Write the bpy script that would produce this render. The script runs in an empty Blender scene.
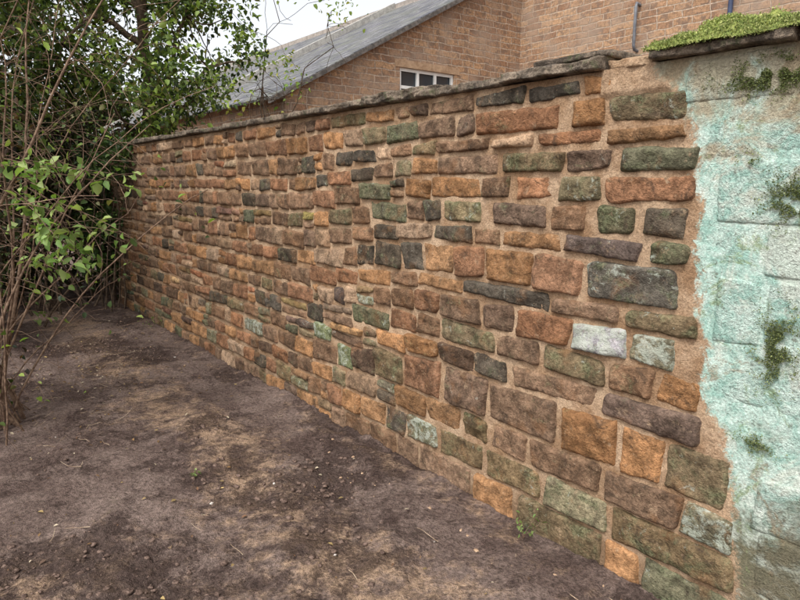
import bpy, bmesh, math, random
import numpy as np
from mathutils import Vector, noise, Matrix
random.seed(7); rng=np.random.default_rng(7)
R=random.random
def lin(c):
    c/=255.0
    return c/12.92 if c<=.04045 else ((c+.055)/1.055)**2.4
def S(r,g,b): return (lin(r),lin(g),lin(b))
def N(x,y,z): return noise.noise(Vector((x,y,z)))
def FR(x,y,z,o=4): return noise.fractal(Vector((x,y,z)),0.8,2.1,o)
scn=bpy.context.scene
col=scn.collection
# ------------------------------------------------ helpers
def link(name,me,mats=(),parent=None):
    o=bpy.data.objects.new(name,me); col.objects.link(o)
    for m in mats: me.materials.append(m)
    if parent: o.parent=parent
    return o
def empty(name,loc=(0,0,0)):
    o=bpy.data.objects.new(name,None); col.objects.link(o); o.empty_display_size=.1
    return o
def mesh_np(name,V,F,smooth=True):
    me=bpy.data.meshes.new(name)
    V=np.asarray(V,dtype=np.float32); F=np.asarray(F,dtype=np.int32)
    n=F.shape[1]
    me.vertices.add(len(V)); me.vertices.foreach_set('co',V.ravel())
    me.loops.add(F.size); me.loops.foreach_set('vertex_index',F.ravel())
    me.polygons.add(len(F)); me.polygons.foreach_set('loop_start',np.arange(0,F.size,n,dtype=np.int32))
    me.update(calc_edges=True)
    if smooth: me.polygons.foreach_set('use_smooth',np.ones(len(F),dtype=bool))
    me.validate()
    return me
def set_col(me,C,name='Col'):
    a=me.color_attributes.new(name,'FLOAT_COLOR','POINT')
    C=np.asarray(C,dtype=np.float32)
    if C.shape[1]==3: C=np.hstack([C,np.ones((len(C),1),dtype=np.float32)])
    a.data.foreach_set('color',C.ravel())
class G:   # small node graph helper
    def __init__(s,name,rough=.9,spec=.2):
        s.m=bpy.data.materials.new(name); s.m.use_nodes=True
        s.t=s.m.node_tree; s.b=s.t.nodes['Principled BSDF']; s.out=s.t.nodes['Material Output']
        s.b.inputs['Roughness'].default_value=rough
        s.b.inputs['Specular IOR Level'].default_value=spec
        tc=s.t.nodes.new('ShaderNodeTexCoord'); s.obj=tc.outputs['Object']; s.uv=tc.outputs['UV']
    def n(s,ty,**k):
        x=s.t.nodes.new(ty)
        for a,b in k.items(): setattr(x,a,b)
        return x
    def l(s,a,b): s.t.links.new(a,b)
    def noise(s,scale,detail=5,rough=.6,vec=None,dist=0):
        x=s.n('ShaderNodeTexNoise'); x.inputs['Scale'].default_value=scale; x.inputs['Detail'].default_value=detail
        x.inputs['Roughness'].default_value=rough; x.inputs['Distortion'].default_value=dist
        s.l(vec or s.obj,x.inputs['Vector']); return x.outputs['Fac']
    def ramp(s,f,a,b,va=0,vb=1):
        x=s.n('ShaderNodeMapRange'); x.inputs['From Min'].default_value=a; x.inputs['From Max'].default_value=b
        x.inputs['To Min'].default_value=va; x.inputs['To Max'].default_value=vb; x.interpolation_type='SMOOTHSTEP'
        s.l(f,x.inputs['Value']); return x.outputs['Result']
    def mix(s,f,a,b,mode='MIX'):
        x=s.n('ShaderNodeMix',data_type='RGBA',blend_type=mode)
        for sock,v in ((x.inputs[0],f),(x.inputs[6],a),(x.inputs[7],b)):
            if isinstance(v,bpy.types.NodeSocket): s.l(v,sock)
            elif isinstance(v,(int,float)): sock.default_value=v
            else: sock.default_value=(*v,1)
        return x.outputs[2]
    def math(s,op,a,b=0):
        x=s.n('ShaderNodeMath',operation=op)
        for i,v in enumerate((a,b)):
            if isinstance(v,bpy.types.NodeSocket): s.l(v,x.inputs[i])
            else: x.inputs[i].default_value=v
        return x.outputs[0]
    def gray(s,f):
        x=s.n('ShaderNodeCombineColor')
        for i in range(3): s.l(f,x.inputs[i])
        return x.outputs[0]
    def attr(s,name):
        x=s.n('ShaderNodeAttribute',attribute_name=name); return x.outputs['Color'],x.outputs['Alpha']
    def sep(s,name):
        c,_=s.attr(name); x=s.n('ShaderNodeSeparateColor'); s.l(c,x.inputs[0]); return x.outputs
    def bump(s,h,dist=.01,st=1):
        x=s.n('ShaderNodeBump'); x.inputs['Distance'].default_value=dist; x.inputs['Strength'].default_value=st
        s.l(h,x.inputs['Height']); s.l(x.outputs[0],s.b.inputs['Normal'])
    def base(s,c):
        if isinstance(c,bpy.types.NodeSocket): s.l(c,s.b.inputs['Base Color'])
        else: s.b.inputs['Base Color'].default_value=(*c,1)
# ------------------------------------------------ materials
MORT=S(172,144,116)
def mat_stone():
    g=G('weathered_ironstone',.92,.12)
    c,al=g.attr('Col'); sp=g.sep('Aux')
    grn,edge,pale=sp[0],sp[1],sp[2]
    n1=g.noise(13,5,.72); n2=g.noise(6,4,.65,dist=.4); n3=g.noise(85,3,.75); n4=g.noise(10,6,.76,dist=.5)
    c=g.mix(1,c,g.gray(g.ramp(n1,.3,.7,.5,1.5)),'MULTIPLY')
    c=g.mix(1,c,g.gray(g.ramp(n3,.3,.7,.74,1.24)),'MULTIPLY')
    c=g.mix(g.ramp(n2,.54,.68,0,.35),c,S(146,104,70))
    c=g.mix(g.ramp(g.noise(11,6,.76,dist=.7),.52,.66,0,.68),c,S(68,57,48))
    c=g.mix(g.ramp(g.noise(24,5,.78),.56,.68,0,.5),c,S(172,146,118))
    thr=g.math('SUBTRACT',g.math('ADD',n4,g.math('MULTIPLY',grn,.28)),.66)
    c=g.mix(g.ramp(thr,-.06,.12,0,.62),c,g.mix(g.ramp(n3,.4,.6),S(72,78,54),S(122,128,96)))
    thr=g.math('SUBTRACT',g.math('ADD',g.noise(15,6,.78,dist=.5),g.math('MULTIPLY',pale,.3)),.70)
    c=g.mix(g.ramp(thr,-.02,.09,0,.78),c,g.mix(n1,S(142,154,132),S(200,200,190)))
    thr=g.math('ADD',edge,g.math('MULTIPLY',g.math('SUBTRACT',n1,.5),2.0))
    c=g.mix(g.ramp(thr,.62,1.05,0,.7),c,MORT)
    g.base(c)
    h=g.math('ADD',g.math('MULTIPLY',n3,.55),g.noise(22,5,.74)); g.bump(h,.017,1)
    return g.m
def old_colour(g,edge):
    sp=g.n('ShaderNodeSeparateXYZ'); g.l(g.obj,sp.inputs[0]); z=sp.outputs[2]
    n1=g.noise(11,6,.8,dist=.6); n2=g.noise(30,5,.8); n3=g.noise(110,3,.75); n4=g.noise(4.2,5,.7,dist=.5); n5=g.noise(2.6,6,.72,dist=.8)
    c=g.mix(g.ramp(n1,.36,.62),S(158,194,180),S(208,226,214))
    c=g.mix(g.ramp(n4,.5,.6,0,.65),c,S(220,222,208))
    zz=g.math('ADD',z,g.math('MULTIPLY',g.math('SUBTRACT',n4,.5),1.5))
    c=g.mix(g.ramp(zz,1.6,1.85,0,.9),c,g.mix(n2,S(126,114,90),S(206,192,164)))
    c=g.mix(g.ramp(g.math('MULTIPLY',zz,-1),-.66,-.34,0,.92),c,g.mix(n2,S(72,68,48),S(140,124,96)))
    c=g.mix(g.ramp(g.noise(5,6,.78,dist=.7),.55,.64,0,.7),c,g.mix(n2,S(104,122,74),S(158,172,122)))
    c=g.mix(g.ramp(n5,.55,.61,0,.7),c,g.mix(n2,S(118,102,80),S(178,158,128)))
    c=g.mix(g.ramp(n2,.56,.7,0,.7),c,S(108,102,84))
    c=g.mix(1,c,g.gray(g.ramp(n3,.3,.7,.72,1.12)),'MULTIPLY')
    thr=g.math('ADD',edge,g.math('MULTIPLY',g.math('SUBTRACT',n2,.5),1.6))
    c=g.mix(g.ramp(thr,.85,1.2,0,.2),c,S(104,102,82))
    return c,g.math('ADD',g.math('MULTIPLY',n3,.6),n2)
def mat_old():
    g=G('lichen_limewashed_stone',.92,.15); s=g.sep('Aux')
    c,h=old_colour(g,s[1]); g.base(c); g.bump(h,.02,1); return g.m
def mat_mortar(old=False):
    g=G('lime_mortar_and_limewash' if old else 'lime_mortar',.95,.1)
    n1=g.noise(5,5,.65); n2=g.noise(140,3,.8); n3=g.noise(26,5,.78)
    c=g.mix(g.ramp(n1,.35,.65),S(154,123,94),S(194,166,137))
    c=g.mix(1,c,g.gray(g.ramp(n2,.3,.7,.68,1.22)),'MULTIPLY')
    c=g.mix(g.ramp(n3,.5,.7,0,.6),c,S(120,94,72))
    sp=g.n('ShaderNodeSeparateXYZ'); g.l(g.obj,sp.inputs[0])
    lo=g.ramp(g.math('ADD',sp.outputs[2],g.math('MULTIPLY',n3,.3)),.1,.5,.6,0)
    c=g.mix(lo,c,S(118,98,78)); h=g.math('ADD',g.math('MULTIPLY',n2,.5),n3)
    if old:
        s=g.sep('Aux'); oc,oh=old_colour(g,s[1])
        f=g.ramp(g.math('ADD',s[2],g.math('MULTIPLY',g.math('SUBTRACT',g.noise(12,6,.8,dist=.4),.5),1.4)),.42,.6)
        c=g.mix(f,c,oc)
    g.base(c); g.bump(h,.014,.9); return g.m
def mat_coping():
    g=G('coping_slab_stone',.9,.2)
    n1=g.noise(10,6,.78); n2=g.noise(60,4,.78)
    c=g.mix(g.ramp(n1,.35,.65),S(78,70,62),S(150,134,116))
    c=g.mix(g.ramp(g.noise(14,5,.78),.54,.64,0,.55),c,S(106,112,80))
    c=g.mix(1,c,g.gray(g.ramp(n2,.3,.7,.55,1.35)),'MULTIPLY')
    g.base(c); g.bump(g.math('ADD',n2,n1),.016,1); return g.m
def mat_ground():
    g=G('bare_earth',.95,.1)
    n1=g.noise(1.3,6,.7,dist=.3); n2=g.noise(9,6,.78); n3=g.noise(50,4,.8)
    c=g.mix(g.ramp(n1,.35,.65),S(98,81,74),S(144,125,115))
    s=g.sep('Col')
    sand=g.math('ADD',s[0],g.math('MULTIPLY',g.math('SUBTRACT',n2,.5),1.8))
    c=g.mix(g.ramp(sand,.25,.75,0,.85),c,S(188,158,130))
    dk=g.math('ADD',g.math('MULTIPLY',s[1],.16),g.noise(4,7,.8))
    c=g.mix(g.ramp(dk,.52,.64,0,.75),c,S(70,56,51))
    c=g.mix(1,c,g.gray(g.ramp(n3,.32,.68,.55,1.4)),'MULTIPLY')
    c=g.mix(g.ramp(g.noise(3.1,6,.8),.62,.7,0,.25),c,S(90,90,62))
    c=g.mix(g.ramp(g.noise(120,2,.8),.66,.74,0,.5),c,S(198,180,160))
    g.base(c)
    g.bump(g.math('ADD',g.math('MULTIPLY',n3,.7),n2),.05,1); return g.m
def mat_leaf(name,trans=.35,rough=.5):
    g=G(name,rough,.3); c,_=g.attr('Col'); g.base(c)
    tr=g.n('ShaderNodeBsdfTranslucent'); g.l(g.mix(1,c,(1.25,1.35,.6),'MULTIPLY'),tr.inputs[0])
    mx=g.n('ShaderNodeMixShader'); mx.inputs[0].default_value=trans
    g.l(g.b.outputs[0],mx.inputs[1]); g.l(tr.outputs[0],mx.inputs[2]); g.l(mx.outputs[0],g.out.inputs[0]); return g.m
def mat_simple(name,a,b,scale=20,rough=.85,spec=.2,bd=.005):
    g=G(name,rough,spec); n=g.noise(scale,4,.7); g.base(g.mix(g.ramp(n,.35,.65),a,b)); g.bump(n,bd,.8); return g.m
def mat_brick(name,bw,rh,ms,c1,c2,cm,bias=0,var=None,bd=.02,rough=.9,wob=(.14,.08,0),v3=None):
    g=G(name,rough,.15)
    dn=g.n('ShaderNodeTexNoise'); dn.inputs['Scale'].default_value=2.8; g.l(g.uv,dn.inputs['Vector'])
    ad=g.n('ShaderNodeVectorMath',operation='MULTIPLY_ADD'); g.l(dn.outputs['Color'],ad.inputs[0]); ad.inputs[1].default_value=wob; g.l(g.uv,ad.inputs[2])
    b=g.n('ShaderNodeTexBrick'); g.l(ad.outputs[0],b.inputs['Vector'])
    b.inputs['Scale'].default_value=1; b.inputs['Brick Width'].default_value=bw; b.inputs['Row Height'].default_value=rh
    b.inputs['Mortar Size'].default_value=ms; b.inputs['Mortar Smooth'].default_value=.4; b.inputs['Bias'].default_value=bias
    b.inputs['Color1'].default_value=(*c1,1); b.inputs['Color2'].default_value=(*c2,1); b.inputs['Mortar'].default_value=(*cm,1)
    b.squash=1.5; b.squash_frequency=3
    n1=g.noise(1.3,5,.65,vec=g.uv); n2=g.noise(16,5,.8,vec=g.uv)
    c=g.mix(1,b.outputs['Color'],g.gray(g.ramp(n2,.3,.7,.55,1.35)),'MULTIPLY')
    if v3: c=g.mix(g.math('MULTIPLY',g.ramp(g.noise(4.5,3,.8,vec=g.uv),.48,.6,0,.8),g.math('SUBTRACT',1,b.outputs['Fac'])),c,v3)
    if var: c=g.mix(g.ramp(n1,.42,.66,0,.6),c,var)
    g.base(c)
    h=g.math('ADD',g.math('MULTIPLY',b.outputs['Fac'],-1),g.math('MULTIPLY',n2,.7)); g.bump(h,bd,.9); return g.m
M_st=mat_stone(); M_mo=mat_mortar(); M_mold=mat_mortar(True); M_old=mat_old(); M_cop=mat_coping(); M_gr=mat_ground()
M_leaf=mat_leaf('foliage_leaves'); M_moss=mat_leaf('moss_fronds',.15,.8)
M_bark=mat_simple('bark',S(62,50,40),S(104,88,72),30)
M_stem=mat_simple('bramble_stem',S(84,64,52),S(140,116,96),25)
M_core=mat_simple('wall_core_rubble',S(96,76,60),S(150,118,92),12)
# ------------------------------------------------ the garden wall
WD=(-.621,.784); WN=(.784,.621)
def P(s,off,z): # off = towards the path
    return (.695+WD[0]*s-WN[0]*off, 2.45+WD[1]*s-WN[1]*off, z)
wall=empty('stone_garden_wall')
Z=[1.95,1.86,1.75,1.68,1.58,1.47,1.35,1.26,1.1,1.01,.88,.76,.64,.44,.3,.15,-.03]
ZU=[1.95]
ws=[.9,1,1.1,.85,1.05,1,1.1,.9,1.05,.95,1.1,1,1.1,.95,1.1,1.15]
for w in ws: ZU.append(ZU[-1]-w*1.98/sum(ws))
ROWS=["0.88,0.58,b 0.56,0.28,k 0.26,0.02,k 0,-0.13,o","0.96,0.7,b 0.69,0.57,d 0.56,0.11,r 0.04,-0.1,o -0.12,-0.41,g",
"0.82,0.48,b 0.45,0.23,t 0.2,-0.09,r -0.12,-0.41,o","0.81,0.43,b 0.39,0.07,g 0.06,-0.14,d -0.18,-0.46,G",
"0.86,0.53,o 0.51,0.35,b 0.31,0.13,r 0.09,-0.1,l -0.12,-0.46,r","0.78,0.52,l 0.45,0.15,d 0.12,-0.04,b -0.09,-0.25,G -0.29,-0.44,k",
"0.84,0.57,k 0.56,0.4,b 0.38,0.07,o 0.05,-0.28,p -0.32,-0.46,G","0.69,0.49,r 0.47,0.21,o 0.2,-0.04,r -0.07,-0.43,K",
"0.62,0.11,k 0.1,-0.21,b -0.24,-0.51,g","0.79,0.51,b 0.49,0.3,d 0.28,0,r -0.01,-0.25,W -0.27,-0.44,L",
"0.78,0.41,g 0.39,0.15,b 0.13,-0.17,g -0.19,-0.37,b -0.39,-0.54,o","0.79,0.54,d 0.53,0.33,k 0.3,-0.14,b -0.17,-0.55,p",
"1.34,1.09,g 1.07,0.78,r 0.75,0.45,d 0.43,0.05,b 0.02,-0.24,o -0.26,-0.43,o -0.44,-0.66,g",
"0.88,0.63,o 0.61,0.44,g 0.41,0.2,b 0.18,-0.18,b -0.2,-0.51,b -0.52,-0.69,L","1.05,0.8,L 0.78,0.47,g 0.44,0.12,g 0.09,-0.22,l -0.24,-0.71,g",
"0.94,0.55,b 0.52,0.27,o 0.23,-0.2,g -0.22,-0.37,o -0.39,-0.72,G"]
HOT="1.42,1.49,G 1.68,1.7,k 1.17,1.37,G 2.14,1.1,o 1.23,1.24,k 1.3,1.02,o 1.76,0.5,M 1.98,0.53,M 3.13,0.44,L 1.21,0.79,G 1.4,0.91,L 1.86,1.65,b 3.59,1.55,r 0.97,1.5,o 1.08,1.8,G 3.12,1.33,G 5.05,0.35,G 1.48,1.14,k 1.08,1.16,k 1.73,0.36,g 1.46,0.19,o 1.21,0.06,b 2.39,0.02,b 1.72,0.89,p 0.87,0.95,r 2.18,1.51,o 2.99,1.02,r 4.17,0.82,o 3.85,0.66,r 4.26,1.15,r 2.77,0.63,k 0.91,0.78,b 1.39,1.25,b 1.08,0.92,b 3.48,1.74,o 4.38,1.38,o 5.17,0.95,r"
HOT=[(float(a.split(',')[0]),float(a.split(',')[1]),a[-1]) for a in HOT.split()]
# colour, algae, pale lichen
PAL={'b':(S(126,100,79),.15,.1),'r':(S(136,100,75),.05,.05),'o':(S(152,114,80),.08,.05),'t':(S(162,134,108),.05,.1),
'd':(S(102,82,67),.15,.2),'p':(S(100,85,76),.12,.2),'k':(S(86,77,66),.28,.25),'K':(S(96,88,77),.35,.45),'G':(S(98,94,74),.5,.3),
'g':(S(118,101,77),.48,.3),'l':(S(128,116,90),.5,.4),'L':(S(130,122,98),.42,.72),'W':(S(178,170,168),.1,.85),'M':(S(114,116,82),.9,.6)}
def zrow(k,s):
    f=min(max((s-.8)/1.6,0),1); f=f*f*(3-2*f)
    z=Z[k]*(1-f)+ZU[k]*f
    if 0<k<16: z+=.011*N(s*1.1,k*5.3,0)*(1 if s>.8 else .4)
    return z
sV=[];sF=[];sC=[];sA=[];oV=[];oF=[];oA=[]
def stone(s0,s1,z0,z1,cl,old=False,joint=.004,prot=None,jx=None):
    V,F,A=(oV,oF,oA) if old else (sV,sF,sA)
    sm=(s0+s1)/2; res=.0085 if sm<1.2 else (.012 if sm<2.6 else .018)
    if jx is None: jx=joint
    cx,cz=sm,(z0+z1)/2; hx=abs(s1-s0)/2-jx; hz=(z1-z0)/2-joint
    if hx<.02 or hz<.012: return
    nx=max(6,int(2*hx/res));nz=max(6,int(2*hz/res))
    sd=R()*100
    if prot is None: prot=random.uniform(.006,.022)
    r=min(random.uniform(.006,.026),hx*.5,hz*.65); bev=random.uniform(.009,.024)
    bev=min(bev,hz*.6)
    tl=random.uniform(-.04,.04); tz=random.uniform(-.08,.08)
    k=[random.uniform(-.007,.007) for _ in range(6)]
    rug=random.uniform(.7,1.7)
    base=len(V)
    for j in range(nz+1):
        y=-1+2*j/nz; y=math.copysign(abs(y)**.8,y)
        for i in range(nx+1):
            x=-1+2*i/nx; x=math.copysign(abs(x)**.85,x)
            px,pz=x*hx,y*hz
            e=min(hx-abs(px),hz-abs(pz))
            qx=abs(px)-(hx-r);qz=abs(pz)-(hz-r)
            if qx>0 and qz>0:
                f=max(qx,qz)/math.hypot(qx,qz); px=math.copysign(hx-r+qx*f,px);pz=math.copysign(hz-r+qz*f,pz)
            px+=k[0]*y+k[1]*y*x; pz+=k[2]*x+k[3]*x*y
            X=cx+px;Q=cz+pz
            n_=.006 if not old else .002
            X+=n_*N(X*14,Q*14,sd)+.0035*N(X*45,Q*45,sd); Q+=n_*N(X*13,Q*13,sd+9)+.0035*N(X*45,Q*45,sd+5)
            w=min(e/bev,1); pr=math.sqrt(max(0,1-(1-w)**2))
            off=-.018+(prot+.018)*pr
            a=(.3 if old else rug)
            off+=pr*a*(tl*px+tz*pz+.009*FR(X*8,Q*8,sd,3)+.004*noise.ridged_multi_fractal(Vector((X*12,Q*15,sd)),1,2,3,1,2)-.002+.0016*N(X*50,Q*50,sd))
            if not old: off=max(off,-.018+.020*pr)
            V.append(P(X,off,Q))
            ed=1-min(max(off+.004,0)/.013,1)
            A.append((PAL[cl][1]+.15*N(sd,1,1),ed,PAL[cl][2],1))
            if not old:
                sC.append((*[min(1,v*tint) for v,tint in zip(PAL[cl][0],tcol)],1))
    W=nx+1
    for j in range(nz):
        for i in range(nx):
            a=base+j*W+i; F.append((a,a+W,a+W+1,a+1))
def pick(s,z):
    c='bbbbbbrrrroooottddkb'
    if s<1.6: c+='ggkGb'
    elif s<3: c+='gk'
    if z<.6: c+='ggGl'
    return random.choice(c)
SEND=6.95
for k in range(16):
    items=[]
    spec=[t.split(',') for t in ROWS[k].split()]
    for a,b,cc in spec: items.append((float(b),float(a),cc,1))
    s=float(spec[0][0])+.004
    while s<SEND:
        zz=(zrow(k,s)+zrow(k+1,s))/2
        w=random.choice([random.uniform(.12,.2),random.uniform(.17,.3),random.uniform(.22,.38)])
        if s+w>SEND-.05: w=SEND+.03-s
        cc=pick(s,zz)
        for h in HOT:
            if s<h[0]<s+w and zrow(k+1,h[0])<h[1]<zrow(k,h[0]): cc=h[2]
        items.append((s,s+w,cc,0)); s+=w
    for (a,b,cc,sp_) in items:
        m=(a+b)/2
        v=random.uniform(.68,1.25); h=random.uniform(-.05,.05)
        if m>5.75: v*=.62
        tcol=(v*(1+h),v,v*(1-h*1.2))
        z0,z1=zrow(k+1,m),zrow(k,m)
        if k==0: z1-=.01
        if m>1 and z1-z0>.115 and R()<.13:
            zm=z0+(z1-z0)*random.uniform(.4,.6)
            stone(a,b,z0,zm,cc,joint=.003)
            tcol=tuple(t*random.uniform(.8,1.2) for t in tcol); stone(a,b,zm,z1,pick(m,z0),joint=.003)
        elif m>1 and R()<.1 and b-a>.2:
            zm=z0+(z1-z0)*random.uniform(.4,.6); mm=a+(b-a)*random.uniform(.6,.75)
            stone(a,mm,z0,z1,cc); stone(mm,b,z0,zm,pick(m,z0),joint=.003); stone(mm,b,zm,z1,pick(m,z0),joint=.003)
        else: stone(a,b,z0+random.uniform(-.002,.005),z1-random.uniform(-.002,.004),cc,joint=.0035+random.uniform(-.001,.003),jx=(-.002 if sp_ else .003))
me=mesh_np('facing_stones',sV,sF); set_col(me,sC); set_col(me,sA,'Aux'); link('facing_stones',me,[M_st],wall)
SB=[(-.05,-.73),(.16,-.73),(.44,-.69),(.7,-.64),(.82,-.55),(1.06,-.52),(1.26,-.49),(1.49,-.48),(1.75,-.42),(1.95,-.29)]
def sb(z):
    if z<=SB[0][0]: return SB[0][1]
    for (a,b),(c2,d) in zip(SB,SB[1:]):
        if z<=c2: return b+(d-b)*(z-a)/(c2-a)
    return SB[-1][1]
ss=np.concatenate([np.arange(-3,-1,.05),np.arange(-1,1.2,.009),np.arange(1.2,3,.014),np.arange(3,SEND+.03,.025)])
zs=np.arange(-.1,1.955,.0105); zs[-1]=1.95
V=[];A=[]
for z in zs:
    b=sb(z)
    for s in ss:
        off=.003*FR(s*7,z*7,3,3)+.0035*N(s*30,z*30,8)+.0015*N(s*90,z*90,1)
        if s<b: off=-.001+off*.7
        elif z>1.86 and s<-.08: off+=.012
        V.append(P(s,off,z)); A.append((0,.5,min(1,max(0,.5+(b+.0-s)/.16)),1))
W=len(ss);F=[(j*W+i,j*W+i+W,j*W+i+W+1,j*W+i+1) for j in range(len(zs)-1) for i in range(W-1)]
me=mesh_np('mortar_bed',V,F); set_col(me,A,'Aux'); link('mortar_bed',me,[M_mold],wall)
tcol=(1,1,1)
zo=[-.05,.2,.43,.62,.84,1.03,1.25,1.42,1.62,1.8,1.945]
for k in range(len(zo)-1):
    zm=(zo[k]+zo[k+1])/2; s=sb(zm)-.04+random.uniform(-.03,.02)
    while s>-2.9:
        w=random.uniform(.14,.4); stone(s-w,s,zo[k]+random.uniform(-.01,.01),zo[k+1],'b',old=True,joint=.001,prot=random.uniform(-.004,.004)); s-=w
me=mesh_np('lichen_covered_stones',oV,oF); set_col(me,oA,'Aux'); link('lichen_covered_stones',me,[M_old],wall)
def prism(name,pts,mats,parent,smooth=False):
    b,t=pts; n=len(b); bm=bmesh.new()
    vb=[bm.verts.new(p) for p in b]; vt=[bm.verts.new(p) for p in t]
    bm.faces.new(vb[::-1]); bm.faces.new(vt)
    for i in range(n): bm.faces.new((vb[i],vb[(i+1)%n],vt[(i+1)%n],vt[i]))
    bmesh.ops.recalc_face_normals(bm,faces=bm.faces)
    me=bpy.data.meshes.new(name); bm.to_mesh(me); bm.free(); return link(name,me,mats,parent)
ring=lambda z,a=-.03,b=-.45,s0=-3,s1=SEND:[P(s0,a,z),P(s1,a,z),P(s1,b,z),P(s0,b,z)]
prism('wall_core',(ring(-.1),ring(1.94)),[M_core],wall)
def slab(s0,s1,o0,o1,z0,z1,res,amp,V,F):
    bm=bmesh.new(); sd=R()*50
    nx=max(2,int((s1-s0)/res)); ny=max(2,int((o1-o0)/(res*2))); nz=max(3,int((z1-z0)/(res*.5)))
    def grid(fn,nu,nv):
        vs=[[bm.verts.new(fn(i/nu,j/nv)) for i in range(nu+1)] for j in range(nv+1)]
        for j in range(nv):
            for i in range(nu): bm.faces.new((vs[j][i],vs[j][i+1],vs[j+1][i+1],vs[j+1][i]))
    L=lambda a,b,t:a+(b-a)*t
    for zc in (z0,z1): grid(lambda u,v:(L(s0,s1,u),L(o0,o1,v),zc),nx,ny)
    for oc in (o0,o1): grid(lambda u,v:(L(s0,s1,u),oc,L(z0,z1,v)),nx,nz)
    for sc in (s0,s1): grid(lambda u,v:(sc,L(o0,o1,u),L(z0,z1,v)),ny,nz)
    bmesh.ops.remove_doubles(bm,verts=bm.verts,dist=.0005)
    bmesh.ops.recalc_face_normals(bm,faces=bm.faces)
    base=len(V); bm.verts.index_update()
    t1,t2=random.uniform(-.012,.012),random.uniform(-.03,.03)
    cx,co,cz=(s0+s1)/2,(o0+o1)/2,(z0+z1)/2
    for v in bm.verts:
        s,o_,z=v.co
        ex=min(s-s0,s1-s); eo=min(o_-o0,o1-o_)
        n=Vector((N(s*9,o_*9,z*9+sd),N(s*9,o_*9,z*9+sd+7),N(s*11,o_*11,z*30+sd+3)))
        n2=Vector((N(s*35,o_*35,z*60+sd),N(s*35,o_*35,z*60+sd+7),N(s*35,o_*35,z*60+sd+3)))
        s+=n.x*amp*1.2; o_+=n.y*amp*2.4+n2.y*amp*.9; z+=n.z*amp*.6+n2.z*amp*.4+t1*(s-cx)+t2*(v.co.y-co)*.5
        if ex<.03 and v.co.y>co: o_-=(.03-ex)*.4
        z=cz+(z-cz)*(1-.22*max(0,1-eo/.02))
        V.append(P(s,o_,z)); 
    for f in bm.faces: 
        idx=[v.index+base for v in f.verts]; F.append(idx[::-1])
    bm.free()
V=[];F=[]
s=-.1
while s<SEND:
    w=random.uniform(.26,.58); th=random.uniform(.036,.06); fr=random.uniform(.025,.065)
    if s<.1: w=.5;th=.045
    slab(s+.004,min(s+w,SEND+.05)-.004,-.5,fr,1.952,1.952+th,.03 if s>1.5 else .014,.011,V,F)
    s+=w
slab(-.11,.24,-.34,.03,1.996,2.022,.014,.008,V,F)
s=-.28
while s>-2.9:
    w=random.uniform(.35,.6); slab(s-w,s-.004,-.5,.05,1.955,1.99,.016,.01,V,F); s-=w
me=mesh_np('coping_slabs',V,F); 
link('coping_slabs',me,[M_cop],wall)
V=[];F=[]; slab(-.275,-.105,-.45,.012,1.945,1.985,.015,.012,V,F); slab(-.1,SEND,-.45,-.005,1.94,1.96,.03,.006,V,F)
link('coping_bed_mortar',mesh_np('coping_bed_mortar',V,F),[M_mo],wall)
# ------------------------------------------------ leaves
def leaves(C,D,U,L,Wd,cols,fold=.25):
    n=len(C); D=D/np.linalg.norm(D,axis=1,keepdims=True)
    Sd=np.cross(D,U); Sd/=np.linalg.norm(Sd,axis=1,keepdims=True)+1e-9; Un=np.cross(Sd,D)
    L=L[:,None];Wd=Wd[:,None]
    p=[C, C+D*L*.35+Sd*Wd*.5+Un*Wd*fold, C+D*L*.72+Sd*Wd*.38+Un*Wd*fold*.6, C+D*L-Un*L*.12, C+D*L*.72-Sd*Wd*.38+Un*Wd*fold*.6, C+D*L*.35-Sd*Wd*.5+Un*Wd*fold, C+D*L*.5]
    V=np.stack(p,1).reshape(-1,3); b=(np.arange(n)*7)[:,None]
    F=np.concatenate([b+np.array([[0,1,6]]),b+np.array([[1,2,6]]),b+np.array([[2,3,6]]),b+np.array([[3,4,6]]),b+np.array([[4,5,6]]),b+np.array([[5,0,6]])])
    return V,F,np.repeat(cols,7,axis=0)
def randdir(n):
    d=rng.normal(size=(n,3)); return d/np.linalg.norm(d,axis=1,keepdims=True)
def leafcols(n,pal,wts=None):
    pal=np.array(pal); i=rng.choice(len(pal),n,p=wts); return pal[i]*rng.uniform(.65,1.35,(n,1))
def cloud(blobs,dens,clump=1.6,thr=-.02):
    out=[]
    for (x,y,z,rx,rz) in blobs:
        n=int(dens*rx*rx*rz)
        d=randdir(n)*(rng.random((n,1))**.4); p=d*np.array([rx,rx,rz])+np.array([x,y,z])
        for q in p:
            if q[2]>.05 and N(q[0]*clump,q[1]*clump,q[2]*clump)+.5*N(q[0]*4*clump,q[1]*4*clump,q[2]*4*clump)>thr: out.append(q)
    return np.array(out)
GD=[S(62,80,40),S(80,98,50),S(96,114,60),S(46,60,34),S(104,102,62)]
GL=[S(128,150,72),S(152,170,90),S(108,134,62),S(164,162,84)]
def foliage(name,pts,pal,size,parent,mat=M_leaf,down=.5,wts=None):
    n=len(pts); D=randdir(n); D[:,2]-=down; U=randdir(n); U[:,2]+=1.2
    L=size*rng.uniform(.5,1.3,n)
    V,F,C=leaves(pts,D,U,L,L*rng.uniform(.45,.75,n),leafcols(n,pal,wts))
    me=mesh_np(name,V,F,False); set_col(me,C); return link(name,me,[mat],parent)
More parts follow.
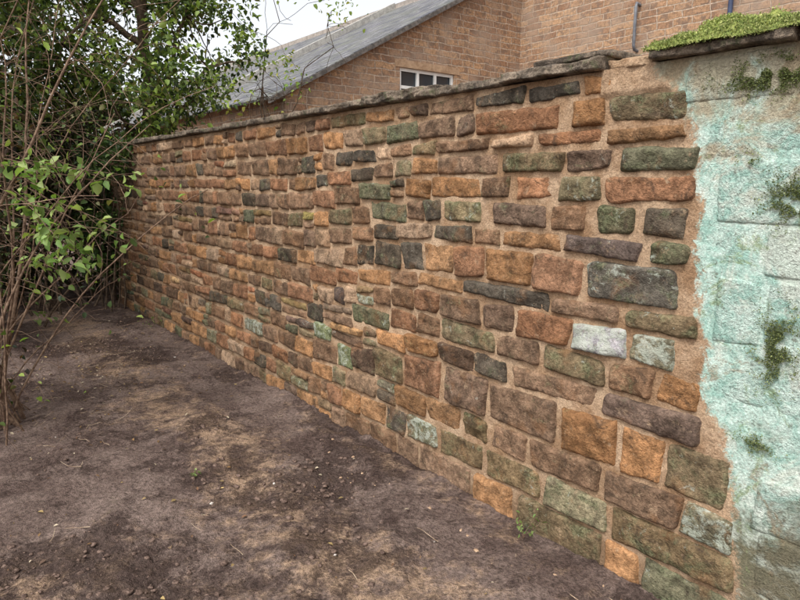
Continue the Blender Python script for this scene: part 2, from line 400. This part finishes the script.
def tubes(name,paths,mat,parent,sides=6):
    V=[];F=[]
    for pts,rad in paths:
        pts=[Vector(p) for p in pts]; b=len(V)
        for i,p in enumerate(pts):
            t=(pts[min(i+1,len(pts)-1)]-pts[max(i-1,0)]).normalized()
            a=t.orthogonal().normalized() if i==0 else (a-t*a.dot(t)).normalized(); c2=t.cross(a)
            for k in range(sides):
                th=2*math.pi*k/sides; V.append(p+(a*math.cos(th)+c2*math.sin(th))*rad[i])
        for i in range(len(pts)-1):
            for k in range(sides):
                k2=(k+1)%sides; F.append((b+i*sides+k,b+i*sides+k2,b+(i+1)*sides+k2,b+(i+1)*sides+k))
    return link(name,mesh_np(name,[tuple(v) for v in V],F),[mat],parent)
def wander(p0,d0,length,n,r0,r1,jit=.12,grav=0):
    pts=[Vector(p0)];d=Vector(d0).normalized(); rad=[r0]; st=length/n
    for i in range(n):
        d=(d+Vector((random.gauss(0,jit),random.gauss(0,jit),random.gauss(0,jit)-grav))).normalized()
        pts.append(pts[-1]+d*st); rad.append(r0+(r1-r0)*(i+1)/n)
    return pts,rad
def tree(name,base,h,r,blobs,dens,pal,size,thr=-.02,wts=None):
    t=empty(name); paths=[]
    trunk=wander(base,(0,0,1),h,10,r,r*.45,.07); paths.append(trunk)
    for (x,y,z,rx,rz) in blobs:
        i=random.randint(3,9); s=trunk[0][i]; e=Vector((x,y,z)); 
        pts=[s.lerp(e,k/6)+Vector((random.gauss(0,.08),random.gauss(0,.08),.25*math.sin(k/6*3.14)+random.gauss(0,.05))) for k in range(7)]
        pts[0]=s
        paths.append((pts,[r*.4*(1-k/8) for k in range(7)]))
        for q in range(9):
            paths.append(wander(pts[random.randint(3,6)],tuple(randdir(1)[0]),rx*.9,6,r*.1,.003,.25,.03))
    tubes('trunk_and_limbs',paths,M_bark,t)
    foliage('crown',cloud(blobs,dens,1.6,thr),pal,size,t,wts=wts)
    return t
tree('hawthorn_tree',(-3.6,8.9,0),4.2,.13,[(-3.0,8.3,2.7,.9,.75),(-4.2,8.3,3.3,1.3,1.0),(-2.8,8.9,3.9,.9,.75),(-3.9,9.3,4.7,1.3,1.0),(-5.2,9,4.6,1.4,1.1),(-3.4,7.7,2.35,.7,.45),(-2.2,8.6,3.2,.5,.45)],7500,GD+GL[:2],.075,thr=.04)
tree('young_ash_tree',(-1.7,8.6,0),3.0,.03,[(-1.6,8.6,2.9,.5,.4),(-1.7,8.7,4.4,.8,.55),(-.8,8.7,3.75,.4,.4),(-1.9,8.4,2.5,.6,.4)],2200,GL,.065,thr=.1)
tree('hedgerow_tree',(-5.6,7.2,0),5,.18,[(-4.6,6.6,3.1,1.1,1.0),(-5.6,6.8,4.4,1.5,1.2),(-4.3,6.9,4.5,1.0,.8),(-6.2,6.4,2.6,1.2,1.3),(-4.2,5.4,3.3,.9,.8),(-3.9,5.0,3.9,.7,.5)],6200,GD,.075,thr=.03)
hg=empty('overgrown_hedge')
hb=[(-4.6,8.7,1.0,1.4,1.3),(-5.8,7.6,1.2,1.5,1.4),(-3.9,8.6,1.5,.9,1.1),(-6.4,6.2,1.3,1.3,1.5),(-5.4,9.3,2.4,1.4,1.1),(-4.9,5.4,1.2,.8,1.2),(-4.1,5.6,1.5,.65,1.2)]
foliage('hedge_leaves',cloud(hb,4800,1.5,-.12),[S(44,54,30),S(62,74,40),S(80,68,50),S(60,50,40)],.08,hg)
tubes('hedge_stems',[wander((random.uniform(-6.6,-3.7),random.uniform(5.6,9),0),(random.gauss(0,.3),random.gauss(0,.3),1),random.uniform(1.5,3),9,.016,.004,.12) for _ in range(90)],M_bark,hg)
iv=empty('ivy_plant')
ib=[(-3.25,7.15,1.85,.42,.3),(-3.5,7.5,1.35,.3,.5),(-3.75,7.9,.9,.35,.8)]
foliage('ivy_leaves',cloud(ib,26000,2.5,-.05),[S(50,68,36),S(66,88,44),S(82,98,54)],.06,iv)
tubes('ivy_stems',[wander((random.uniform(-3.8,-3.3),random.uniform(7.3,7.7),0),(.15,-.1,1),1.8,9,.012,.004,.1) for _ in range(8)],M_bark,iv)
wb=[]
for i in range(22):
    x=-30+i*1.4+random.gauss(0,.5); wb.append((x,30+random.gauss(0,1.5),random.uniform(1.2,3.6) ,2.6,random.uniform(2.0,3.0)))
foliage('woodland',cloud(wb,320,.5,-.1),GD,.32,None)
# ------------------------------------------------ shrub on the left, near the path
sh=empty('bramble_shrub'); paths=[]; twigs=[]
for i in range(40):
    b=(random.gauss(-2.68,.18),random.gauss(3.75,.2),-.02)
    if i<20: p=wander(b,(random.gauss(-.05,.18),random.gauss(0,.2),1),random.uniform(2.2,3.6),14,random.uniform(.005,.016),.003,.07)
    else: p=wander(b,(random.gauss(.02,.2),random.gauss(0,.3),1),random.uniform(2.5,4.2),18,random.uniform(.004,.008),.002,.08,.05)
    paths.append(p)
    for q in range(9):
        k=random.randint(4,len(p[0])-2); twigs.append(wander(p[0][k],(random.gauss(.2,.6),random.gauss(0,.5),random.gauss(.1,.5)),random.uniform(.3,.9),9,.002,.0008,.18,.08))
for i in range(44):
    b=(random.uniform(-3.6,-2.6),random.uniform(3.8,5.4),random.uniform(1.5,3.0))
    twigs.append(wander(b,(random.uniform(.4,1),random.gauss(0,.3),random.uniform(.1,.9)),random.uniform(.8,1.8),16,.003,.0009,.12,.11))
tubes('stems',paths,M_stem,sh,7); tubes('twigs',twigs,M_stem,sh,4)
pts=[]
for p,_ in twigs:
    if R()<.6:
        for q in p[3:]:
            if R()<.4: pts.append([q.x+random.gauss(0,.015),q.y+random.gauss(0,.015),q.z])
foliage('shrub_leaves',np.array(pts),GL[:3]+GD,.048,sh)
sp=[];fp=[]
for i in range(15):
    b=(random.uniform(-2.45,-2.2),random.uniform(3.5,3.8),random.uniform(1.0,1.75))
    p=wander(b,(1,random.gauss(0,.25),random.uniform(-.35,.3)),random.uniform(.3,.75),8,.003,.0012,.12,.05); sp.append(p)
    for q in p[0][2:]:
        for _ in range(random.randint(1,4)):
            fp.append([q.x+random.gauss(0,.02),q.y+random.gauss(0,.03),q.z+random.gauss(0,.02)])
tubes('leafy_twigs',sp,M_stem,sh,5)
foliage('fresh_leaves',np.array(fp),[S(134,160,88),S(108,138,70),S(158,174,108)],.066,sh)
fp=cloud([(-2.95,4.1,.4,.4,.5),(-2.85,3.95,1.3,.45,.6),(-3.0,4.4,2.0,.6,.6),(-3.1,4.6,2.9,.75,.65)],5200,3,-.05)
foliage('undergrowth_leaves',fp,GD+[S(104,80,50),S(78,60,44),S(60,50,38)],.05,sh)
# ------------------------------------------------ moss on coping and old section
mo=empty('moss_cushion')
V=[];F=[]
ms=np.arange(-2.9,-.27,.015); mq=np.arange(-.46,.066,.01)
for q in mq:
    for s in ms:
        e=min(q+.46,.062-q,-.27-s); h=.075*min(1,max(e,0)/.07)**.5*(.75+.6*N(s*5,q*5,4)+.35*N(s*16,q*16,2)+.15*N(s*45,q*45,2))
        V.append(P(s,q,1.972+max(h,0)))
W=len(ms)
for j in range(len(mq)-1):
    for i in range(W-1): a=j*W+i; F.append((a,a+W,a+W+1,a+1))
link('moss_pad',mesh_np('moss_pad',V,F),[mat_simple('moss',S(90,104,54),S(138,144,80),40,.95,.05,.012)],mo)
V0=np.array(V); wgt=np.array([4.0 if (k//W)>len(mq)-12 else 1.0 for k in range(len(V0))])
fr_=(np.arange(len(V0))%W)>W*.55; wgt*=np.where(fr_,3,1); idx=rng.choice(len(V0),60000,p=wgt/wgt.sum()); pt=V0[idx]+rng.normal(size=(60000,3))*[.006,.006,.003]
n=len(pt); D=randdir(n)*1.1+[0,0,.8]; U=randdir(n)
L=rng.uniform(.004,.009,n)
pc=np.array([.75+.7*N(q[0]*9,q[1]*9,q[2]*9) for q in pt])[:,None]
a,b,c_=leaves(pt,D,U,L,L*.5,leafcols(n,[S(126,138,76),S(156,158,100),S(98,108,58)])*(.35+pc))
me=mesh_np('moss_fronds',a,b,False); set_col(me,c_); link('moss_fronds',me,[M_moss],mo)
pt=[]
for (s,z,rs,rz,n) in [(-.66,1.86,.13,.05,2600),(-.76,1.5,.08,.07,1600),(-.76,1.05,.06,.11,2200),(-.62,1.62,.03,.02,160),(-.73,.72,.06,.03,350),(-1.3,1.3,.2,.12,1500)]:
    for _ in range(n*2):
        a=random.gauss(0,.55);b=random.gauss(0,.55)
        s2=s+a*rs;z2=z+b*rz
        if N(s2*22,z2*22,3)>-.05: pt.append(P(s2,random.uniform(.0,.012),z2))
pt=np.array(pt); n=len(pt); D=randdir(n)*.8+np.array([-.78,-.62,.1]); L=rng.uniform(.004,.009,n)
a,b,c_=leaves(pt,D,randdir(n),L,L*.45,leafcols(n,[S(112,122,74),S(90,102,60),S(134,140,90)]))
me=mesh_np('wall_moss',a,b,False); set_col(me,c_); link('wall_moss',me,[M_moss],mo)
# ------------------------------------------------ ground
xs=np.concatenate([[-400,-150,-60,-30,-18,-12,-9],np.arange(-7,-3.4,.08),np.arange(-3.4,2.2,.016),np.arange(2.2,5,.2),[7,12,20,40,90,200,400]])
ys=np.concatenate([[-400,-100,-30,-10,-4,-1],np.arange(0,1.2,.1),np.arange(1.2,5,.016),np.arange(5,10,.05),[11,12,14,17,22,30,50,100,220,500]])
def gbase(x,y):
    al=x*WD[0]+y*WD[1]; ac=x*WN[0]+y*WN[1]
    return .03*FR(x*.9,y*.9,1,3)+.018*FR(x*4,y*4,2,4)-.022*max(0,N(x*2.2,y*2.2,6))+.014*N(al*1.3,ac*5,12)
def patch(x,y): return max(0,.35+1.5*N(x*1.5,y*1.5,11))
V=[];C=[]
for y in ys:
    for x in xs:
        h=0;m=0
        if -7<x<4 and 0<y<10:
            m=min(patch(x,y),1.2)
            h=gbase(x,y)+(.25+m)*(.013*N(x*12,y*12,3)+.017*max(0,N(x*24,y*24,4))+.008*N(x*45,y*45,9))+.002*N(x*60,y*60,2)
        ds=(x-.695)*WN[0]+(y-2.45)*WN[1]
        if -.35<ds<0: h+=.02*(1+ds/.35)
        sand=.5*math.exp(-((ds+.75)/.36)**2)+.3*math.exp(-((ds+.12)/.12)**2)+.5*math.exp(-(((x+1.5)/.9)**2+((y-2.1)/.5)**2))
        V.append((x,y,h)); C.append((sand+.25*N(x*1.7,y*1.7,0),m,0,1))
W=len(xs);F=[(j*W+i,j*W+i+1,(j+1)*W+i+1,(j+1)*W+i) for j in range(len(ys)-1) for i in range(W-1)]
me=mesh_np('ground',V,F); set_col(me,C); link('ground',me,[M_gr])
bm=bmesh.new(); bmesh.ops.create_icosphere(bm,subdivisions=2,radius=1); iv_=np.array([v.co[:] for v in bm.verts]); bm.verts.index_update(); if_=np.array([[v.index for v in f.verts] for f in bm.faces]); bm.free()
def rocks(name,n,smin,smax,mat,pos,flat=.6,pw=4):
    Vs=[];Fs=[];b=0
    for i in range(n):
        x,y=pos(); r=smin+(smax-smin)*R()**pw; sd=R()*99
        q=iv_*np.array([[1+.6*N(v[0]*1.6+sd,v[1]*1.6,v[2]*1.6)+.25*N(v[0]*4+sd,v[1]*4,v[2]*4)] for v in iv_])*[r*random.uniform(.7,1.4),r*random.uniform(.7,1.2),r*flat]
        a=R()*6.28; q=np.stack([q[:,0]*math.cos(a)-q[:,1]*math.sin(a),q[:,0]*math.sin(a)+q[:,1]*math.cos(a),q[:,2]],1)
        Vs.append(q+[x,y,gbase(x,y)+.003]); Fs.append(if_+b); b+=len(iv_)
    return link(name,mesh_np(name,np.concatenate(Vs),np.concatenate(Fs),False),[mat])
def pos_path():
    while True:
        x=random.uniform(-5,1.2);y=random.uniform(1.2,7.5)
        if (x-.695)*WN[0]+(y-2.45)*WN[1]<-.03: return x,y
def pos_clod():
    while True:
        x,y=pos_path()
        if patch(x,y)>.4+.4*R(): return x,y
def pos_foot():
    s=random.uniform(-1,6);o=abs(random.gauss(0,.12))+.02; p=P(s,o,0); return p[0],p[1]
M_soil=mat_simple('soil',S(76,62,55),S(126,106,95),60,.97,.05,.01)
rocks('soil_clods',4200,.003,.016,M_soil,pos_clod,.6,3)
rocks('mortar_crumbs',900,.003,.012,mat_simple('crumbs',S(150,122,98),S(190,162,134),40,.95,.1,.005),pos_foot)
rocks('pebbles',25,.005,.011,mat_simple('pebble',S(150,138,128),S(206,196,186),40,.9,.2,.002),pos_path)
pt=[];n=1100
for i in range(n):
    if R()<.6: x,y=pos_path()
    else: x,y=random.gauss(-2.6,.5),random.gauss(4.6,.9)
    pt.append((x,y,gbase(x,y)+.01))
pt=np.array(pt); D=randdir(n)*[1,1,.25]; U=randdir(n)*.5+[0,0,1]; L=rng.uniform(.01,.034,n)
a,b,c_=leaves(pt,D,U,L,L*.5,leafcols(n,[S(124,96,64),S(100,74,54),S(80,62,50),S(148,126,84),S(160,146,124)]),.3)
me=mesh_np('fallen_leaves',a,b,False); set_col(me,c_); link('fallen_leaves',me,[mat_leaf('leaf_litter',.1,.8)])
tw=[]
for i in range(110):
    x,y=pos_path() if R()<.5 else (random.gauss(-2.3,.4),random.gauss(4.2,.8))
    a=R()*6.28; tw.append(wander((x,y,gbase(x,y)+.012),(math.cos(a),math.sin(a),0),random.uniform(.04,.16),5,.0016,.0008,.15))
for (s,o_,l,a) in [(-.42,.28,.16,2.4),(-.48,.22,.13,1.9),(-.4,.3,.1,.4)]:
    p=P(s,o_,.03); tw.append(wander(p,(math.cos(a),math.sin(a),.1),l,5,.003,.0015,.08))
tubes('twig_litter',tw,mat_simple('twig',S(130,104,80),S(196,176,150),30),None,5)
def weed(s,o_,n,h):
    w=empty('weed_seedling'); p0=P(s,o_,.01); paths=[];pts=[]
    for i in range(n):
        p=wander(p0,(random.gauss(0,.5),random.gauss(0,.5),1),h*random.uniform(.6,1.2),6,.0015,.0008,.15,.06); paths.append(p)
        for q in p[0][2:]:
            if R()<.8: pts.append([q.x+random.gauss(0,.006),q.y+random.gauss(0,.006),q.z])
    tubes('weed_stems',paths,M_stem,w,4); foliage('weed_leaves',np.array(pts),[S(112,134,76),S(134,152,92)],.022,w)
weed(.12,.1,6,.14); weed(1.6,1.0,2,.03); weed(5.3,.1,6,.2)
# ------------------------------------------------ stone house behind
hs=empty('stone_house')
M_hw=mat_brick('coursed_ironstone_wall',.38,.15,.014,S(146,112,88),S(184,148,114),S(188,168,148),0,S(164,144,126),.03,v3=S(120,100,86))
M_sl=mat_brick('slate_roof',.28,.26,.014,S(88,88,94),S(134,132,134),S(46,46,48),0,S(112,114,98),.03,.6,(.02,.02,0))
M_wh=mat_simple('white_painted_timber',S(222,222,218),S(236,236,232),5,.5,.4,.001)
gg=G('window_glass',.08,.5); gg.base(gg.mix(gg.noise(2),(.02,.025,.03),(.05,.06,.07))); M_gl=gg.m
M_pipe=mat_simple('grey_pipe',S(96,98,104),S(118,120,124),8,.5,.4,.001); M_pipe2=mat_simple('blue_grey_downpipe',S(52,62,88),S(64,74,98),8,.5,.4,.001)
def H(w,k,z): return Vector((-2.29+WN[0]*w+WD[0]*k, 12.9+WN[1]*w+WD[1]*k, z))
def quads(name,polys,mat,uvf,thick=None):
    bm=bmesh.new(); uvl=bm.loops.layers.uv.new('UVMap')
    for poly in polys:
        f=bm.faces.new([bm.verts.new(H(*p)) for p in poly])
        for lp,p in zip(f.loops,poly): lp[uvl].uv=uvf(*p)
    bmesh.ops.remove_doubles(bm,verts=bm.verts,dist=.001)
    me=bpy.data.meshes.new(name); bm.to_mesh(me); bm.free(); o=link(name,me,[mat],hs)
    if thick:
        m=o.modifiers.new('s','SOLIDIFY'); m.thickness=thick; m.offset=0
    return o
pit=.527; ez=3.3
zr=lambda w:ez+pit*w
w0,w1,za,zb_=2.92,4.6,2.95,4.1; CW=6.94; KL=26
uvg=lambda w,k,z:(w,z); uvs=lambda w,k,z:(k,z)
quads('gable_wall',[[(0,0,0),(w0,0,0),(w0,0,zr(w0)),(0,0,ez)],[(w0,0,0),(w1,0,0),(w1,0,za),(w0,0,za)],[(w0,0,zb_),(w1,0,zb_),(w1,0,zr(w1)),(w0,0,zr(w0))],[(w1,0,0),(CW,0,0),(CW,0,zr(CW)),(w1,0,zr(w1))]],M_hw,uvg)
quads('window_reveal',[[(w0,0,za),(w1,0,za),(w1,.14,za),(w0,.14,za)],[(w0,0,zb_),(w1,0,zb_),(w1,.14,zb_),(w0,.14,zb_)],[(w0,0,za),(w0,.14,za),(w0,.14,zb_),(w0,0,zb_)],[(w1,0,za),(w1,.14,za),(w1,.14,zb_),(w1,0,zb_)]],M_hw,lambda w,k,z:(w+k,z+k))
def hbox(name,a,b,c_,d,e,f,mat):
    return prism(name,([H(a,c_,e),H(b,c_,e),H(b,d,e),H(a,d,e)],[H(a,c_,f),H(b,c_,f),H(b,d,f),H(a,d,f)]),[mat],hs)
hbox('window_pane',w0,w1,.11,.12,za,zb_,M_gl)
for i in range(4):
    x=w0+.035+(w1-w0-.07)*i/3; hbox('window_mullion',x-.035,x+.035,.05,.1,za,zb_,M_wh)
for zz in (za,zb_-.07,za+.7): hbox('window_rail',w0+.001,w1-.001,.055,.095,zz,zz+.07,M_wh)
hbox('window_sill',w0-.08,w1+.08,-.06,.1,za-.07,za-.002,M_wh)
hbox('window_lintel',w0-.15,w1+.15,-.012,.05,zb_+.002,zb_+.16,mat_simple('lintel_stone',S(150,122,96),S(180,152,124),6))
quads('side_wall',[[(0,0,0),(0,KL,0),(0,KL,ez),(0,0,ez)]],M_hw,uvs)
sl=math.sqrt(1+pit*pit)
quads('slate_roof',[[(-.35,-.12,zr(-.35)+.06),(-.35,KL,zr(-.35)+.06),(7,KL,zr(7)+.06),(7,-.12,zr(7)+.06)],[(7,-.12,zr(7)+.06),(7,KL,zr(7)+.06),(14.3,KL,zr(-.3)+.06),(14.3,-.12,zr(-.3)+.06)]],M_sl,lambda w,k,z:(k,w*sl),.05)
hbox('ridge_tiles',6.85,7.15,-.14,KL,zr(7)+.0,zr(7)+.15,mat_simple('ridge_tile',S(140,132,124),S(170,160,150),6))
bt=[H(-.4,-.15,zr(-.4)-.03),H(7,-.15,zr(7)-.03),H(7,-.05,zr(7)-.03),H(-.4,-.05,zr(-.4)-.03)]
prism('verge_board',(bt,[v+Vector((0,0,.1)) for v in bt]),[mat_simple('weathered_board',S(80,76,72),S(116,110,104),10)],hs)
for kk in (5.2,14):
    bt=[H(-.42,kk,zr(-.42)+.05),H(6.84,kk,zr(6.84)+.05),H(6.84,kk+.22,zr(6.84)+.05),H(-.42,kk+.22,zr(-.42)+.05)]
    prism('party_wall_coping',(bt,[v+Vector((0,0,.22)) for v in bt]),[mat_simple('pale_coping',S(150,146,140),S(184,180,172),10)],hs)
wt=8.2
quads('wing_wall',[[(CW,0,0),(CW,-13,0),(CW,-13,wt),(CW,0,wt)],[(CW,-13,0),(14,-13,0),(14,-13,wt),(CW,-13,wt)]],M_hw,lambda w,k,z:(-k+w,z))
quads('wing_roof',[[(CW-.3,.2,wt-.1),(CW-.3,-13.2,wt-.1),(10.5,-13.2,wt+2),(10.5,.2,wt+2)],[(10.5,-13.2,wt+2),(14.3,-13.2,wt-.1),(14.3,.2,wt-.1),(10.5,.2,wt+2)]],M_sl,lambda w,k,z:(k,w*1.15),.06)
def pipe(name,pts,r,mat):
    o=tubes(name,[([H(*p) for p in pts],[r]*len(pts))],mat,hs,10)
pipe('vent_pipe',[(CW-.02,-3.4,5.35),(CW-.14,-3.4,5.37),(CW-.16,-3.4,5.3),(CW-.16,-3.4,4.5),(CW-.12,-3.4,4.42),(CW+.01,-3.4,4.4)],.035,M_pipe)
pipe('downpipe',[(CW-.1,-5.4,8.0),(CW-.1,-5.4,0)],.045,M_pipe2)
# ------------------------------------------------ light, sky, camera
w=bpy.data.worlds.new('World'); scn.world=w; w.use_nodes=True; nt=w.node_tree
bg=nt.nodes['Background']; sk=nt.nodes.new('ShaderNodeTexSky'); sk.sky_type='NISHITA'; sk.sun_disc=False
el,az=math.radians(56),math.radians(212)
sk.sun_elevation=el; sk.sun_rotation=az; sk.air_density=1; sk.dust_density=4; sk.ozone_density=1
hsv=nt.nodes.new('ShaderNodeHueSaturation'); hsv.inputs['Saturation'].default_value=.2; hsv.inputs['Value'].default_value=1.95
nt.links.new(sk.outputs[0],hsv.inputs['Color']); nt.links.new(hsv.outputs[0],bg.inputs[0]); bg.inputs[1].default_value=.15
sd=bpy.data.lights.new('sun','SUN'); sd.energy=1.5; sd.angle=math.radians(12); sd.color=(1,.98,.95)
so=bpy.data.objects.new('sun',sd); col.objects.link(so)
dv=Vector((math.sin(az)*math.cos(el),math.cos(az)*math.cos(el),math.sin(el)))
so.rotation_euler=dv.to_track_quat('Z','Y').to_euler(); so.location=dv*30
cd=bpy.data.cameras.new('camera'); cam=bpy.data.objects.new('camera',cd); col.objects.link(cam)
cam.location=(0,0,1.55); cam.rotation_euler=(math.pi/2-math.atan(118/620),0,0)
cd.sensor_width=36; cd.lens=27.9; cd.clip_end=2000; cd.clip_start=.05
scn.camera=cam
scn.view_settings.view_transform='Standard'; scn.view_settings.look='None'; scn.view_settings.exposure=0
